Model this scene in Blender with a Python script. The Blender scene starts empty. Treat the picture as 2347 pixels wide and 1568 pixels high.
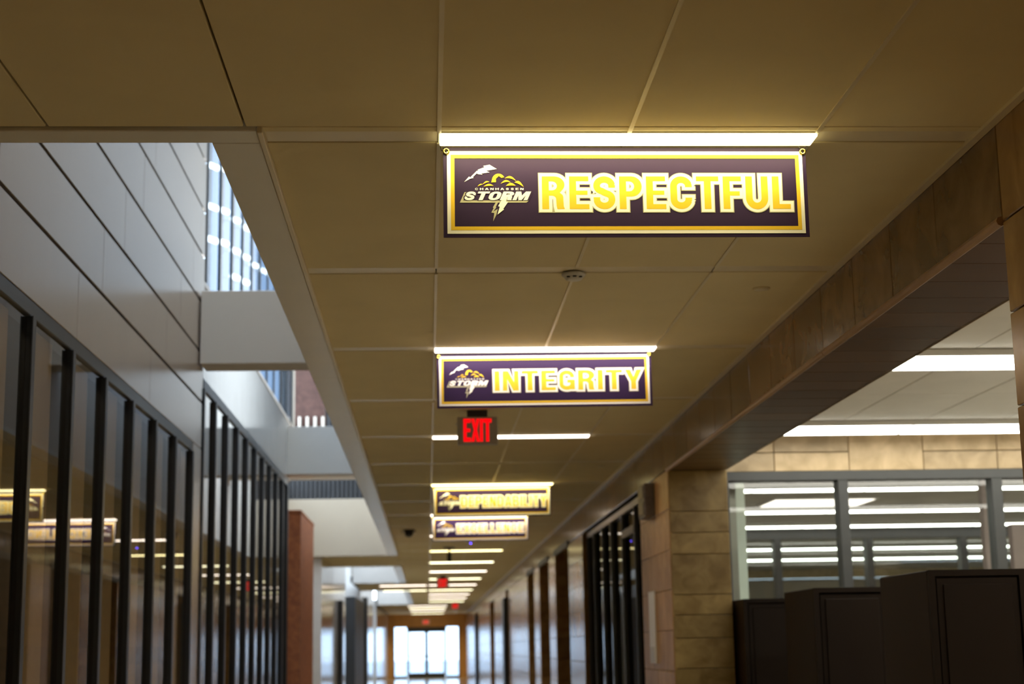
import bpy, bmesh, math, random
from mathutils import Vector, Matrix
from mathutils.geometry import tessellate_polygon, delaunay_2d_cdt

S = bpy.context.scene
COL = S.collection
CZ = 1.40                      # eye height; heights below are absolute metres
# ------------------------------------------------------------------ camera
PITCH, YAW, ROLL, FPX = 0.189654, 0.0553787, 0.0179146, 3640.03
fw = Vector((math.sin(YAW)*math.cos(PITCH), math.cos(YAW)*math.cos(PITCH), math.sin(PITCH)))
rt = Vector((math.cos(YAW), -math.sin(YAW), 0)); up = rt.cross(fw)
r2 = rt*math.cos(ROLL) - up*math.sin(ROLL); u2 = rt*math.sin(ROLL) + up*math.cos(ROLL)
cd = bpy.data.cameras.new('camera'); cam = bpy.data.objects.new('camera', cd); COL.objects.link(cam)
cam.matrix_world = Matrix(((r2.x, u2.x, -fw.x, 0), (r2.y, u2.y, -fw.y, 0), (r2.z, u2.z, -fw.z, CZ), (0, 0, 0, 1)))
cd.sensor_width = 36.0; cd.lens = FPX/2347*36.0; cd.clip_end = 400; cd.clip_start = .05
cd.dof.use_dof = True; cd.dof.focus_distance = 5.15; cd.dof.aperture_fstop = 3.6
S.camera = cam
# ------------------------------------------------------------------ world, exposure
W = bpy.data.worlds.new('overcast_sky'); S.world = W; W.use_nodes = True
bg = W.node_tree.nodes['Background']; bg.inputs[0].default_value = (.66, .82, 1.0, 1); bg.inputs[1].default_value = 8.2
S.view_settings.view_transform = 'Standard'; S.view_settings.look = 'None'
S.view_settings.gamma = 1; S.view_settings.use_curve_mapping = False
S.view_settings.exposure = 0.0
LAMP = 6.0                     # radiance of the corridor lenses as seen from the side
DOWN = 6.2                     # watts each corridor lamp throws downwards through its louvre
ROOM = 10.0                    # radiance of the lamps in the side rooms

# ------------------------------------------------------------------ helpers: materials
def mat(name, col, rough=.5, metal=0, spec=.5, var=0, scale=8, bump=0, bscale=200, col2=None, stretch=None, detail=4):
    m = bpy.data.materials.new(name); m.use_nodes = True; nt = m.node_tree; N = nt.nodes; L = nt.links
    b = N['Principled BSDF']; b.inputs['Roughness'].default_value = rough; b.inputs['Metallic'].default_value = metal
    b.inputs['Specular IOR Level'].default_value = spec
    b.inputs['Base Color'].default_value = (*col, 1)
    tc = N.new('ShaderNodeTexCoord'); mp = N.new('ShaderNodeMapping'); L.new(tc.outputs['Object'], mp.inputs[0])
    oi = N.new('ShaderNodeObjectInfo'); ad = N.new('ShaderNodeVectorMath'); ad.operation = 'ADD'
    cm = N.new('ShaderNodeVectorMath'); cm.operation = 'SCALE'; cm.inputs['Scale'].default_value = 37.0
    L.new(oi.outputs['Random'], cm.inputs[0]); L.new(mp.outputs[0], ad.inputs[0]); L.new(cm.outputs[0], ad.inputs[1])
    if stretch: mp.inputs['Scale'].default_value = stretch
    if var or col2:
        nz = N.new('ShaderNodeTexNoise'); nz.inputs['Scale'].default_value = scale; nz.inputs['Detail'].default_value = detail
        nz.inputs['Distortion'].default_value = .6
        L.new(ad.outputs[0], nz.inputs['Vector'])
        rp = N.new('ShaderNodeValToRGB'); L.new(nz.outputs['Fac'], rp.inputs[0])
        c2 = col2 or tuple(c*(1-var) for c in col)
        rp.color_ramp.elements[0].position = .32; rp.color_ramp.elements[1].position = .68
        rp.color_ramp.elements[0].color = (*c2, 1); rp.color_ramp.elements[1].color = (*col, 1)
        out = rp.outputs[0]
        if col2:                # each piece a little lighter or darker than the next
            mr = N.new('ShaderNodeMapRange'); mr.inputs[3].default_value = .82; mr.inputs[4].default_value = 1.15
            L.new(oi.outputs['Random'], mr.inputs[0])
            vm = N.new('ShaderNodeVectorMath'); vm.operation = 'SCALE'; L.new(out, vm.inputs[0]); L.new(mr.outputs[0], vm.inputs['Scale'])
            out = vm.outputs[0]
        L.new(out, b.inputs['Base Color'])
    if bump:
        n2 = N.new('ShaderNodeTexNoise'); n2.inputs['Scale'].default_value = bscale; n2.inputs['Detail'].default_value = 3
        L.new(ad.outputs[0], n2.inputs['Vector'])
        bp = N.new('ShaderNodeBump'); bp.inputs['Strength'].default_value = bump; bp.inputs['Distance'].default_value = .004
        L.new(n2.outputs['Fac'], bp.inputs['Height']); L.new(bp.outputs[0], b.inputs['Normal'])
    return m
def emit(name, col, s):
    m = bpy.data.materials.new(name); m.use_nodes = True; nt = m.node_tree; nt.nodes.clear()
    e = nt.nodes.new('ShaderNodeEmission'); o = nt.nodes.new('ShaderNodeOutputMaterial')
    e.inputs[0].default_value = (*col, 1); e.inputs[1].default_value = s; nt.links.new(e.outputs[0], o.inputs[0]); return m
def glass(name, tint=(.9, .93, .92), ior=1.5):
    m = bpy.data.materials.new(name); m.use_nodes = True; nt = m.node_tree; N = nt.nodes; L = nt.links; N.clear()
    t = N.new('ShaderNodeBsdfTransparent'); t.inputs[0].default_value = (*tint, 1)
    g = N.new('ShaderNodeBsdfGlossy'); g.inputs['Roughness'].default_value = 0.0; g.inputs[0].default_value = (1, 1, 1, 1)
    f = N.new('ShaderNodeFresnel'); f.inputs[0].default_value = ior
    x = N.new('ShaderNodeMixShader'); o = N.new('ShaderNodeOutputMaterial')
    ge = N.new('ShaderNodeNewGeometry'); iv = N.new('ShaderNodeMath'); iv.operation = 'SUBTRACT'; iv.inputs[0].default_value = 1
    mu = N.new('ShaderNodeMath'); mu.operation = 'MULTIPLY'      # the pane reflects at its outer faces only
    L.new(ge.outputs['Backfacing'], iv.inputs[1]); L.new(f.outputs[0], mu.inputs[0]); L.new(iv.outputs[0], mu.inputs[1])
    L.new(mu.outputs[0], x.inputs[0]); L.new(t.outputs[0], x.inputs[1]); L.new(g.outputs[0], x.inputs[2]); L.new(x.outputs[0], o.inputs[0])
    return m
M = {}
M['tile'] = mat('ceiling_tile', (.72, .61, .36), .9, var=.05, scale=3, bump=.12, bscale=320)
M['tile_white'] = mat('white_ceiling_tile', (.84, .82, .76), .9, var=.05, scale=3, bump=.12, bscale=320)
M['tee'] = mat('ceiling_metal', (.72, .63, .45), .36, var=.04)
M['border'] = mat('border_paint', (.74, .70, .62), .3, var=.04, scale=3)
M['stone'] = mat('stone', (.33, .195, .075), .2, spec=.5, scale=5, col2=(.21, .105, .034), bump=.02, bscale=14)
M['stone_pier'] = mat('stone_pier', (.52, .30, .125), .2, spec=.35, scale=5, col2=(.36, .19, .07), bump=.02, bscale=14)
M['stone_pier_matte'] = mat('stone_pier_matte', (.56, .33, .14), .42, spec=.25, scale=5, col2=(.40, .22, .085), bump=.02, bscale=14)
M['stone_jamb'] = mat('stone_jamb', (.42, .295, .115), .3, spec=.4, scale=7, detail=7, col2=(.23, .145, .045), bump=.02, bscale=14)  # same stone in a lighter colour, making up for weak light on the jamb
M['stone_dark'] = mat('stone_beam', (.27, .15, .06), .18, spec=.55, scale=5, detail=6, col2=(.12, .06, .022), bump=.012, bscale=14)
M['stone_soffit'] = mat('stone_soffit', (.13, .070, .027), .35, spec=.3, scale=6, col2=(.11, .06, .03), stretch=(.4, 3, 3))  # same beam stone, the underside's shade put into a darker colour
M['stone_pale'] = mat('stone_alcove', (.60, .45, .26), .4, scale=6, detail=7, col2=(.40, .29, .15), bump=.05, bscale=14)
M['mortar'] = mat('joint_backing', (.03, .02, .012), .9, var=.2)
M['panel'] = mat('wall_metal_panel', (.68, .58, .49), .24, metal=.65, var=.06, scale=2, stretch=(1, 6, .3))
M['white'] = mat('white_paint', (.70, .63, .54), .5, var=.04, scale=2)
M['warm_lit_white'] = mat('warm_lit_white', (.44, .37, .28), .5, var=.04, scale=2)  # white bulkhead with the warm lamplight put into its colour
M['gloss_white'] = mat('glossy_wall', (.62, .58, .54), .12, var=.08, scale=3)
M['frame'] = mat('dark_bronze_frame', (.02, .02, .021), .35, spec=.6, var=.2)
M['frame_face'] = mat('grey_frame_face', (.06, .062, .066), .35, spec=.6, var=.1)
M['frame_grey'] = mat('grey_steel_frame', (.055, .058, .058), .45, var=.1)
M['trim'] = mat('bronze_trim', (.52, .34, .20), .28, metal=.7, var=.1)
M['floor'] = mat('polished_floor', (.58, .45, .26), .12, var=.12, scale=2)
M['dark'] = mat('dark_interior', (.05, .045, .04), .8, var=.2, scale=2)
M['dim'] = mat('dim_interior', (.40, .36, .31), .8, var=.2, scale=2)
M['blind'] = mat('blind_fabric', (.85, .74, .55), .85, var=.12, scale=12, stretch=(1, 1, .05))
M['louver'] = mat('dark_ribbed_metal', (.03, .03, .032), .5, var=.2)
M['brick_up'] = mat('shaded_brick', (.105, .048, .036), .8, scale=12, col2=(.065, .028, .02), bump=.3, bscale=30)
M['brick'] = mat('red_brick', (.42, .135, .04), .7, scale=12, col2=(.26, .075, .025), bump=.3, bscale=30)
M['wood'] = mat('orange_wood_panel', (.52, .25, .07), .35, var=.25, scale=3, stretch=(4, 4, .4))
M['locker'] = mat('brown_locker_steel', (.017, .0105, .0065), .5, spec=.12, var=.12, scale=3, bump=.05, bscale=400)
M['locker_side'] = mat('brown_locker_side', (.026, .015, .008), .5, spec=.12, var=.12, scale=3, bump=.05, bscale=400)
M['housing'] = mat('lamp_housing', (.7, .68, .63), .4, var=.05)
M['black'] = mat('black_plastic', (.015, .015, .016), .4, var=.2)
M['offwhite'] = mat('offwhite_plastic', (.62, .60, .55), .45, var=.05)
M['exit_body'] = mat('brushed_grey_metal', (.40, .38, .34), .5, metal=0, var=.12, stretch=(1, 20, 20))
M['exit_red'] = emit('exit_red', (1, .003, .006), 1.1)
M['speaker'] = mat('taupe_metal', (.20, .165, .14), .5, metal=.3, var=.35, scale=18)
M['brass'] = mat('brass', (.75, .60, .12), .25, metal=1, var=.1)
M['cord'] = mat('black_cord', (.01, .01, .01), .5, var=.2)
M['purple'] = mat('purple_vinyl', (.022, .0080, .046), .48, spec=.30, var=.05, scale=30, bump=.02, bscale=300)
M['vwhite'] = mat('white_print', (.85, .83, .80), .45, var=.02)
M['gold'] = mat('gold_print', (.74, .48, .025), .45, var=.03)
M['grey_print'] = mat('olive_grey_print', (.40, .38, .27), .45, var=.03)
M['snow'] = mat('pale_ground', (.50, .53, .56), .8, var=.15, scale=.5)
M['pale_green'] = mat('pale_pilaster', (.62, .66, .56), .6, var=.05)
M['pink'] = mat('pinkish_panel', (.46, .36, .34), .6, var=.05)
M['clear'] = glass('clear_glass')
M['tint'] = glass('tinted_glass', (.84, .82, .77), 1.9)
M['dark_glass'] = glass('dark_glass', (.35, .34, .32), 1.06)
M['sky_glass'] = glass('solar_glass', (.27, .31, .36), 1.06)
M['door_glass'] = glass('door_glass', (.64, .68, .72))
LY = emit('lamp_yellow', (1.0, .86, .42), LAMP)
LW = emit('lamp_white', (1.0, .86, .72), LAMP)
LG = emit('lamp_greenish', (1.0, .93, .60), LAMP)
LR = emit('lamp_room', (1.0, .97, .86), ROOM)
LT = emit('lamp_troffer', (1.0, .88, .76), 3.0)
LU = emit('lamp_reflection', (1.0, .95, .8), 40)

# ------------------------------------------------------------------ helpers: meshes and objects
def bx(bm, x0, x1, y0, y1, z0, z1):
    vs = [bm.verts.new((x, y, z)) for x in (x0, x1) for y in (y0, y1) for z in (z0, z1)]
    for q in ((0, 1, 3, 2), (4, 6, 7, 5), (0, 4, 5, 1), (2, 3, 7, 6), (0, 2, 6, 4), (1, 5, 7, 3)):
        bm.faces.new([vs[i] for i in q])
def to_mesh(bm, name):
    bmesh.ops.recalc_face_normals(bm, faces=bm.faces[:])
    me = bpy.data.meshes.new(name); bm.to_mesh(me); bm.free(); return me
def put(name, me, m=None, parent=None, loc=(0, 0, 0), rot=(0, 0, 0)):
    o = bpy.data.objects.new(name, me); COL.objects.link(o)
    if m and not me.materials: me.materials.append(m)
    o.location = loc; o.rotation_euler = rot
    if parent: o.parent = parent
    return o
_cache = {}
def boxme(dx, dy, dz, ch=0.0, m=None, seg=1):
    """box centred on its origin, edges chamfered; mesh data shared by alike boxes"""
    k = (round(dx, 3), round(dy, 3), round(dz, 3), ch, m.name if m else '', seg)
    if k not in _cache:
        bm = bmesh.new(); bx(bm, -dx/2, dx/2, -dy/2, dy/2, -dz/2, dz/2)
        if ch: bmesh.ops.bevel(bm, geom=bm.edges[:], offset=ch, segments=seg, affect='EDGES')
        me = to_mesh(bm, 'box'); 
        if m: me.materials.append(m)
        _cache[k] = me
    return _cache[k]
def B(name, x0, x1, y0, y1, z0, z1, m, parent=None, ch=0.0, seg=1):
    """box object given by its extents, placed at its own centre (parents keep identity scale)"""
    c = Vector(((x0+x1)/2, (y0+y1)/2, (z0+z1)/2))
    if parent: c = c - wloc(parent)
    return put(name, boxme(abs(x1-x0), abs(y1-y0), abs(z1-z0), ch, m, seg), m, parent, c)
def wloc(o):
    v = Vector((0, 0, 0))
    while o: v += o.location; o = o.parent
    return v
def struct(o): o['kind'] = 'structure'; return o
def empty(name, loc=(0, 0, 0)):
    o = bpy.data.objects.new(name, None); COL.objects.link(o); o.location = loc; o.empty_display_size = .1; return o
def tag(o, label, cat, group=None):
    o['label'] = label; o['category'] = cat
    if group: o['group'] = group
    return o
def lathe(prof, n=20):
    bm = bmesh.new(); rings = []
    for r, z in prof:
        rings.append([bm.verts.new((r*math.cos(2*math.pi*i/n), r*math.sin(2*math.pi*i/n), z)) for i in range(n)])
    for a, b in zip(rings, rings[1:]):
        for i in range(n): bm.faces.new((a[i], a[(i+1) % n], b[(i+1) % n], b[i]))
    bm.faces.new(rings[0]); bm.faces.new(rings[-1])
    me = to_mesh(bm, 'lathe')
    for p in me.polygons: p.use_smooth = True
    return me
def tube(pts, r, n=6):
    bm = bmesh.new(); rings = []
    for i, p in enumerate(pts):
        p = Vector(p); d = (Vector(pts[min(i+1, len(pts)-1)]) - Vector(pts[max(i-1, 0)])).normalized()
        a = d.orthogonal().normalized(); b = d.cross(a)
        rings.append([bm.verts.new(p + r*(math.cos(2*math.pi*k/n)*a + math.sin(2*math.pi*k/n)*b)) for k in range(n)])
    for q, w in zip(rings, rings[1:]):
        best = min(range(n), key=lambda s: sum((q[k].co - w[(k+s) % n].co).length for k in range(n)))
        for k in range(n): bm.faces.new((q[k], q[(k+1) % n], w[(k+1+best) % n], w[(k+best) % n]))
    bm.faces.new(rings[0]); bm.faces.new(rings[-1]); return to_mesh(bm, 'tube')

# ------------------------------------------------------------------ key dimensions
H = CZ + 1.6165                # corridor ceiling
XL, XR = -1.85, 1.82           # corridor walls
G0, GP = 0.0485, 0.61          # ceiling grid
Y0, P = 4.905, 1.8456          # first lamp row, row pitch
SL = 0.108                     # width of the slot between two rows of panels
YE = 77.0                      # far end wall
YB = -5.0                      # wall behind the camera
WO, WI = -0.52, -0.68          # border of the light well: outer, inner edge
def zc(v): return CZ + v

# ------------------------------------------------------------------ floor
struct(B('floor_side_room', 2.3, 13.9, 3.0, 37.0, .0005, .004, mat('pale_floor', (.70, .66, .58), .3, var=.1, scale=2)))
fl = struct(B('floor', -8, 13, YB-.2, YE+.2, -.2, 0, M['floor']))
gr = B('ground', -60, 60, YE+.2, YE+120, -.3, -.06, M['snow']); struct(gr)

# ------------------------------------------------------------------ ceiling: slab, panels, slot strips, tees
ce = struct(put('ceiling', None)) if False else struct(empty('ceiling', (0, 0, H)))
def slab(x0, x1, y0, y1): B('ceiling_slab', x0, x1, y0, y1, H+.022, H+.16, M['mortar'], ce)
slab(XL-.05, XR, YB-.1, 4.80); slab(WO, XR, 4.80, 28.0)
slab(XL-.05, XR, 28.03, 31.7); slab(WO, XR, 31.7, 39.9); slab(XL-.05, XR, 39.9, 45.0); slab(WO, XR, 45.0, 59.6); slab(XL-.05, XR, 59.6, YE)
cols_wide = [(XL, G0-3*GP), (G0-3*GP, G0-2*GP), (G0-2*GP, G0-GP), (G0-GP, G0), (G0, G0+GP), (G0+GP, G0+2*GP), (G0+2*GP, XR)]
cols_well = [(WO, G0), (G0, G0+GP), (G0+GP, G0+2*GP), (G0+2*GP, XR)]
full = [(YB, 4.80), (28.0, 31.7), (39.9, 45.0), (59.6, YE)]
gap = .0035
far_bm = bmesh.new()
for k in range(-6, 40):
    ya, yb = Y0+P*k+SL/2, Y0+P*(k+1)-SL/2
    for segs, cols in ((full, cols_wide), ([(4.80, 28.0), (31.7, 39.9), (45.0, 59.6)], cols_well)):
        for s0, s1 in segs:
            a, b = max(ya, s0), min(yb, s1)
            if b-a < .05: continue
            for x0, x1 in cols:
                if x1-x0 < .06: continue
                if a > 40 or b < 0: bx(far_bm, x0+gap, x1-gap, a, b, .0, .02)
                else: B('ceiling_panel', x0+gap, x1-gap, a+.002, b-.002, H, H+.02, M['tile'], ce, ch=.003)
            # the slot strip beyond this row
            sa, sb = max(yb, s0), min(yb+SL, s1)
            if sb-sa > .02:
                lamp = k % 2 == 1 and k > -6
                for x0, x1 in ([(cols[0][0], G0), (G0+2*GP, XR)] if lamp else [(cols[0][0], G0), (G0, G0+2*GP), (G0+2*GP, XR)]):
                    B('slot_strip', x0+.003, x1-.003, sa+.004, sb-.003, H+.003, H+.02, M['tee'], ce)
o = put('far_ceiling_panels', to_mesh(far_bm, 'far_panels'), M['tile'], ce); o['kind'] = 'stuff'
for i, x in enumerate([G0, G0+GP, G0+2*GP]):
    for k in range(-6, 39):
        if k > 18 and k % 2: continue
        ya, yb = Y0+P*k+SL/2, Y0+P*(k+(2 if k >= 18 else 1))-SL/2
        B('ceiling_tee', x-.007, x+.007, ya, yb, H-.004, H+.015, M['tee'], ce)
# border of the light wells
for (a, b) in ((4.80, 28.0), (31.7, 39.9), (45.0, 59.6)):
    n = max(1, round((b-a)/4.6)); 
    for i in range(n):
        B('well_border', WI, WO-.006, a+(b-a)*i/n+(.13 if i == 0 else .0), a+(b-a)*(i+1)/n-.004, H-.012, H+.03, M['border'], ce, ch=.003)
    B('well_border', XL, WO-.006, a+.006, a+.126, H-.012, H+.03, M['border'], ce, ch=.003)
    B('well_bead', WO-.005, WO+.014, a, b, H-.02, H+.02, M['tee'], ce, ch=.003)
B('ceiling_edge', XR-.03, XR-.002, YB, YE, H-.012, H+.015, M['tee'], ce)

# ------------------------------------------------------------------ light wells: inner walls (open to the sky above)
wl = struct(empty('wall_well', (0, 0, 0)))
for (a, b, top) in ((4.93, 28.0, 8.6), (31.7, 39.9, 5.2), (45.0, 59.6, 5.2)):
    B('well_side', WI, WI+.12, a, b, H+.031, top, M['white'], wl)
    B('well_near_side', XL-.05, WI, a-.13, a-.005, H+.161, top, M['white'], wl)
    if a > 5: B('well_far_side', XL-.05, WI, b+.005, b+.13, H+.161, top, M['white'], wl)
# two white beams crossing the big well
t = struct(B('trim_1', XL+.012, WI-.002, 12.86, 13.22, zc(2.31), zc(2.92), M['white'], ch=.004))
t = struct(B('trim_2', XL-.6, WI-.002, 21.25, 21.65, zc(2.31), zc(2.95), M['white'], ch=.004))
# bulkhead at the far end of the big well
bh = struct(empty('wall_bulkhead', (0, 28.1, H)))
B('bulkhead_face', -2.6, WO-.02, 27.98, 28.2, H-.012, zc(2.60), M['warm_lit_white'], bh, ch=.004)
bm = bmesh.new(); bx(bm, -2.6, WO, .04, .2, zc(2.60)-H, 8.6-H)
for i in range(26): bx(bm, -2.6+i*.078, -2.6+i*.078+.04, -.02, .04, zc(2.60)-H, 8.6-H)
put('ribbed_cladding', to_mesh(bm, 'ribbed'), M['louver'], bh)
for i, (y, c) in enumerate(((39.9, 'gloss_white'), (59.6, 'gloss_white'))):
    struct(B('trim_%d' % (i+3), XL+.01, WO-.03, y-.14, y-.006, H-.01, H+.8, M[c], ch=.004))

# ------------------------------------------------------------------ left wall: panels over the glass
wa = struct(empty('wall_left', (XL, 0, 0)))
GT = zc(1.645)                 # top of the frame of the near glass
B('wall_backing', XL-.16, XL-.022, 3.9, 13.10, GT, 9.0, M['mortar'], wa)
B('wall_return', XL-.16, XL-.0, 12.66, 13.14, 0, GT-.003, M['panel'], wa, ch=.004)
zs = [1.645, 2.03, 2.43, 2.85, 3.26, 3.65, 4.09, 4.5, 4.9, 5.3, 5.7, 6.1, 6.5, 6.9]
for j in range(len(zs)-1):
    off = [8.39, 9.01, 9.62, 10.23][j % 4]
    edges = [4.0] + [off-2.25+2.25*i for i in range(-2, 4) if 4.2 < off-2.25+2.25*i < 13.0] + [13.14]
    for a, b in zip(edges, edges[1:]):
        B('wall_panel', XL-.02, XL, a+.0025, b-.0025, zc(zs[j])+(.011 if j else .002), zc(zs[j+1])-.011, M['panel'], wa, ch=.002)
for a, b in ((YB, 3.99),): B('wall_near_panel', XL-.16, XL, a, b, 0, H+.15, M['panel'], wa)

def frame_bay(name, ys, ztop, head, deep, xface, m, face, gm, label=None, sill=.1):
    """storefront along Y: head, sill, one mullion and one pane per bay"""
    w = struct(empty(name, (xface, ys[0], 0)))
    B('head_rail', xface-.10, xface, ys[0], ys[-1], ztop-head, ztop-.002, face, w, ch=.004)
    B('sill_rail', xface-.10, xface, ys[0], ys[-1], 0, sill, face, w, ch=.004)
    for y in ys:
        B('mullion', xface-.05, xface+deep, y-.028, y+.028, sill, ztop-head, m, w, ch=.003)
        B('mullion_cap', xface+deep, xface+deep+.006, y-.03, y+.03, sill, ztop-head, face, w)
    for a, b in zip(ys, ys[1:]):
        B('glass_pane', xface-.022, xface-.018, a+.028, b-.028, sill, ztop-head, gm, w)
    return w
ys1 = [12.63-.865*k for k in range(10, -1, -1)]
w1 = frame_bay('window_1', ys1, GT, .078, .006, XL, M['frame'], M['frame_face'], M['tint'])
ys2 = [13.2] + [13.95+.83*k for k in range(0, 9)] + [21.25]
w2 = frame_bay('window_2', ys2, zc(2.25), .09, .006, XL, M['frame'], M['frame_face'], M['tint'])
# fabric blinds hanging behind the near panes
for w, ys, zt, zb in ((w1, ys1, GT-.09, .15), (w2, ys2, zc(2.15), .15)):
    for a, b in zip(ys, ys[1:]):
        B('blind', XL-.062, XL-.054, a+.04, a+(b-a)*.74, zb, zt, M['blind'], w)
# dark room behind the glass
rb = struct(empty('wall_behind_glass', (-4.6, 12, 0)))
B('rear_wall', -4.7, -4.6, 3.5, 21.7, 0, zc(2.33), M['dim'], rb)
B('room_ceiling', -4.7, XL-.165, 3.5, 21.65, zc(2.32), zc(2.5), M['dark'], rb)
B('end_wall', -4.6, XL-.165, 3.4, 3.5, 0, zc(2.33), M['dark'], rb); B('end_wall', -4.6, XL-.12, 21.55, 21.65, 0, zc(2.33), M['dark'], rb)
bt = M['blind'].node_tree; tr = bt.nodes.new('ShaderNodeBsdfTranslucent'); tr.inputs[0].default_value = (.85, .72, .50, 1)
mxs = bt.nodes.new('ShaderNodeMixShader'); mxs.inputs[0].default_value = .5
bt.links.new(bt.nodes['Principled BSDF'].outputs[0], mxs.inputs[1]); bt.links.new(tr.outputs[0], mxs.inputs[2]); bt.links.new(mxs.outputs[0], bt.nodes['Material Output'].inputs[0])
for y, l in ((8.3, 8.0), (17.2, 7.5)):       # unseen fill lights added to brighten the blinds and the room
    ld = bpy.data.lights.new('room_fill', 'AREA'); ld.shape = 'RECTANGLE'; ld.size = .12; ld.size_y = l; ld.energy = 14; ld.color = (1, .84, .60)
    lo = bpy.data.objects.new('room_fill', ld); COL.objects.link(lo); lo.location = (-2.5, y, zc(2.28))
# bay two: white band over the glass, clerestory above it
wc = struct(empty('wall_clerestory', (XL, 17, zc(2.3))))
B('white_band', XL-.16, XL-.01, 13.15, 21.75, zc(2.252), zc(3.03), M['gloss_white'], wc, ch=.004)
cl = struct(empty('window_3', (XL, 13.2, zc(3.03))))
ys3 = [13.20+.86*k for k in range(0, 11)]
B('sill_rail', XL-.12, XL, 13.15, 21.85, zc(3.03), zc(3.07), M['panel'], cl); B('head_rail', XL-.12, XL, 13.15, 21.85, 8.9, 9.0, M['frame'], cl)
for y in ys3: B('mullion', XL-.012, XL+.008, y-.026, y+.026, zc(3.07), 8.9, M['frame'], cl, ch=.003)
for a, b in zip(ys3, ys3[1:]): B('glass_pane', XL-.008, XL-.005, a+.026, b-.026, zc(3.07), 8.9, M['sky_glass'], cl)
B('white_jamb', XL-.14, XL+.02, 21.83, 22.08, zc(2.96), 8.9, M['white'], cl, ch=.004)
# wall set back beyond bay two, then glossy wall and dark openings to the end
B('setback_wall', -2.72, -2.6, 21.66, 28.2, 0, zc(2.95), M['white'], wa)
B('setback_return', -2.6, XL-.165, 21.66, 21.78, 0, zc(2.3), M['panel'], wa)
B('far_glossy_wall', -2.6, XL, 28.22, 36.4, 0, H+2.0, M['gloss_white'], wa)
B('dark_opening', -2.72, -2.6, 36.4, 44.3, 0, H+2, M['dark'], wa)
B('far_glossy_wall', -2.6, XL, 44.3, 55.0, 0, H+2.0, M['gloss_white'], wa)
B('dark_post', XL, XL+.1, 47.0, 47.5, 0, 2.9, M['frame'], wa); B('dark_post', XL, XL+.1, 33.3, 33.7, 0, 2.4, M['frame'], wa)
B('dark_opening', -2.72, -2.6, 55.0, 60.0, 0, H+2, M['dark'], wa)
B('far_glossy_wall', -2.6, XL-.05, 60.0, YE, 0, H+.2, M['gloss_white'], wa)
B('opening_column', XL-.2, XL+.12, 38.7, 43.9, 0, zc(1.25), M['louver'], wa); 
# upper-floor brick wall seen through the far part of the well
ub = struct(empty('wall_upper_brick', (-1.78, 24.8, zc(2.75))))
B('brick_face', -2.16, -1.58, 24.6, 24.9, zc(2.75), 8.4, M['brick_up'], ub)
for i in range(5): B('baluster', -2.1+i*.12, -2.06+i*.12, 24.52, 24.56, zc(3.2), zc(3.56), M['white'], ub)
B('well_sky_blocker', XL-.3, WI+.12, 19.5, 28.3, 8.62, 8.75, M['white'], ub); B('well_sky_blocker', XL-.3, WI+.12, 4.6, 7.2, 9.0, 9.15, M['white'], ub)  # unseen slabs added to hold back daylight at both ends of the well
B('upper_slab', -2.6, WI-.005, 24.5, 24.95, zc(2.62), zc(2.745), M['white'], ub)

# ------------------------------------------------------------------ right wall: stone panels
wr = struct(empty('wall_right', (XR, 0, 0)))
BZ = zc(1.29)                  # underside of the stone beam
XI = 2.27                      # room side of the wall
def stone(x0, x1, y0, y1, z0, z1, name='stone_panel', m='stone', g=.0022, par=None):
    return B(name, x0, x1, y0, y1, z0, z1, M[m], par or wr, ch=.003)
YN, YF = 4.76, 11.9
B('wall_core', XR+.022, XI-.022, YB, YN-.022, 0, H+.15, M['mortar'], wr)
B('beam_core', XR+.022, XI-.022, YN-.02, YE, BZ+.022, H+.15, M['mortar'], wr)
B('wall_rough', XR, XR+.02, YB, 1.5, 0, H+.02, M['stone'], wr)
zj = [BZ-.295*i for i in range(0, 16)]
ye = [1.5 + .5575*i for i in range(7)]; ye[-1] = YN
zz = [H+.02, BZ] + zj[1:9] + [0]
for i in range(len(zz)-1):
    st = [1.5, 1.5+.28*(i % 2)] if i % 2 else [1.5]
    yy = sorted(set(st + [y+(.28 if i % 2 else 0) for y in ye[1:-1] if y+(.28 if i % 2 else 0) < YN-.05] + [YN]))
    for a, b in zip(yy, yy[1:]):
        stone(XR, XR+.02, a+.0025, b-.0025, zz[i+1]+.0025, zz[i]-.0025)
for i in range(10):            # jamb of the near pier (seen from within the opening)
    stone(XR+.02, XI, YN-.02, YN, max(0, BZ-.295*(i+1))+.002, BZ-.295*i-.002, 'jamb_stone')
by = [YN] + [4.84+.558*i for i in range(0, 28) if YN+.05 < 4.84+.558*i < 20.5] + [20.6]
by = [YN]+[b for b in by if b > YN+.3]
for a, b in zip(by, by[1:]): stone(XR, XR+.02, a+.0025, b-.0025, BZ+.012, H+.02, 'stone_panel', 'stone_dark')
sy = YN
while sy < YF-.02:             # underside of the beam: narrower stones laid across
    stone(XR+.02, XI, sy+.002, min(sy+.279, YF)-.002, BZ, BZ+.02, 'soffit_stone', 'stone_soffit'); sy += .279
B('beam_inner_face', XI-.02, XI, YN-.02, YF, BZ, H+.15, M['stone_pale'], wr)
bead = put('beam_bead', tube([(0, YN+.0, 0), (0, 7.02, 0)], .016, 8), M['trim'], wr, (-.004, 0, BZ+.002)); put('beam_bead', tube([(0, 7.03, 0), (0, YF, 0)], .015, 8), M['trim'], wr, (-.004, 0, BZ+.002))
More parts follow.
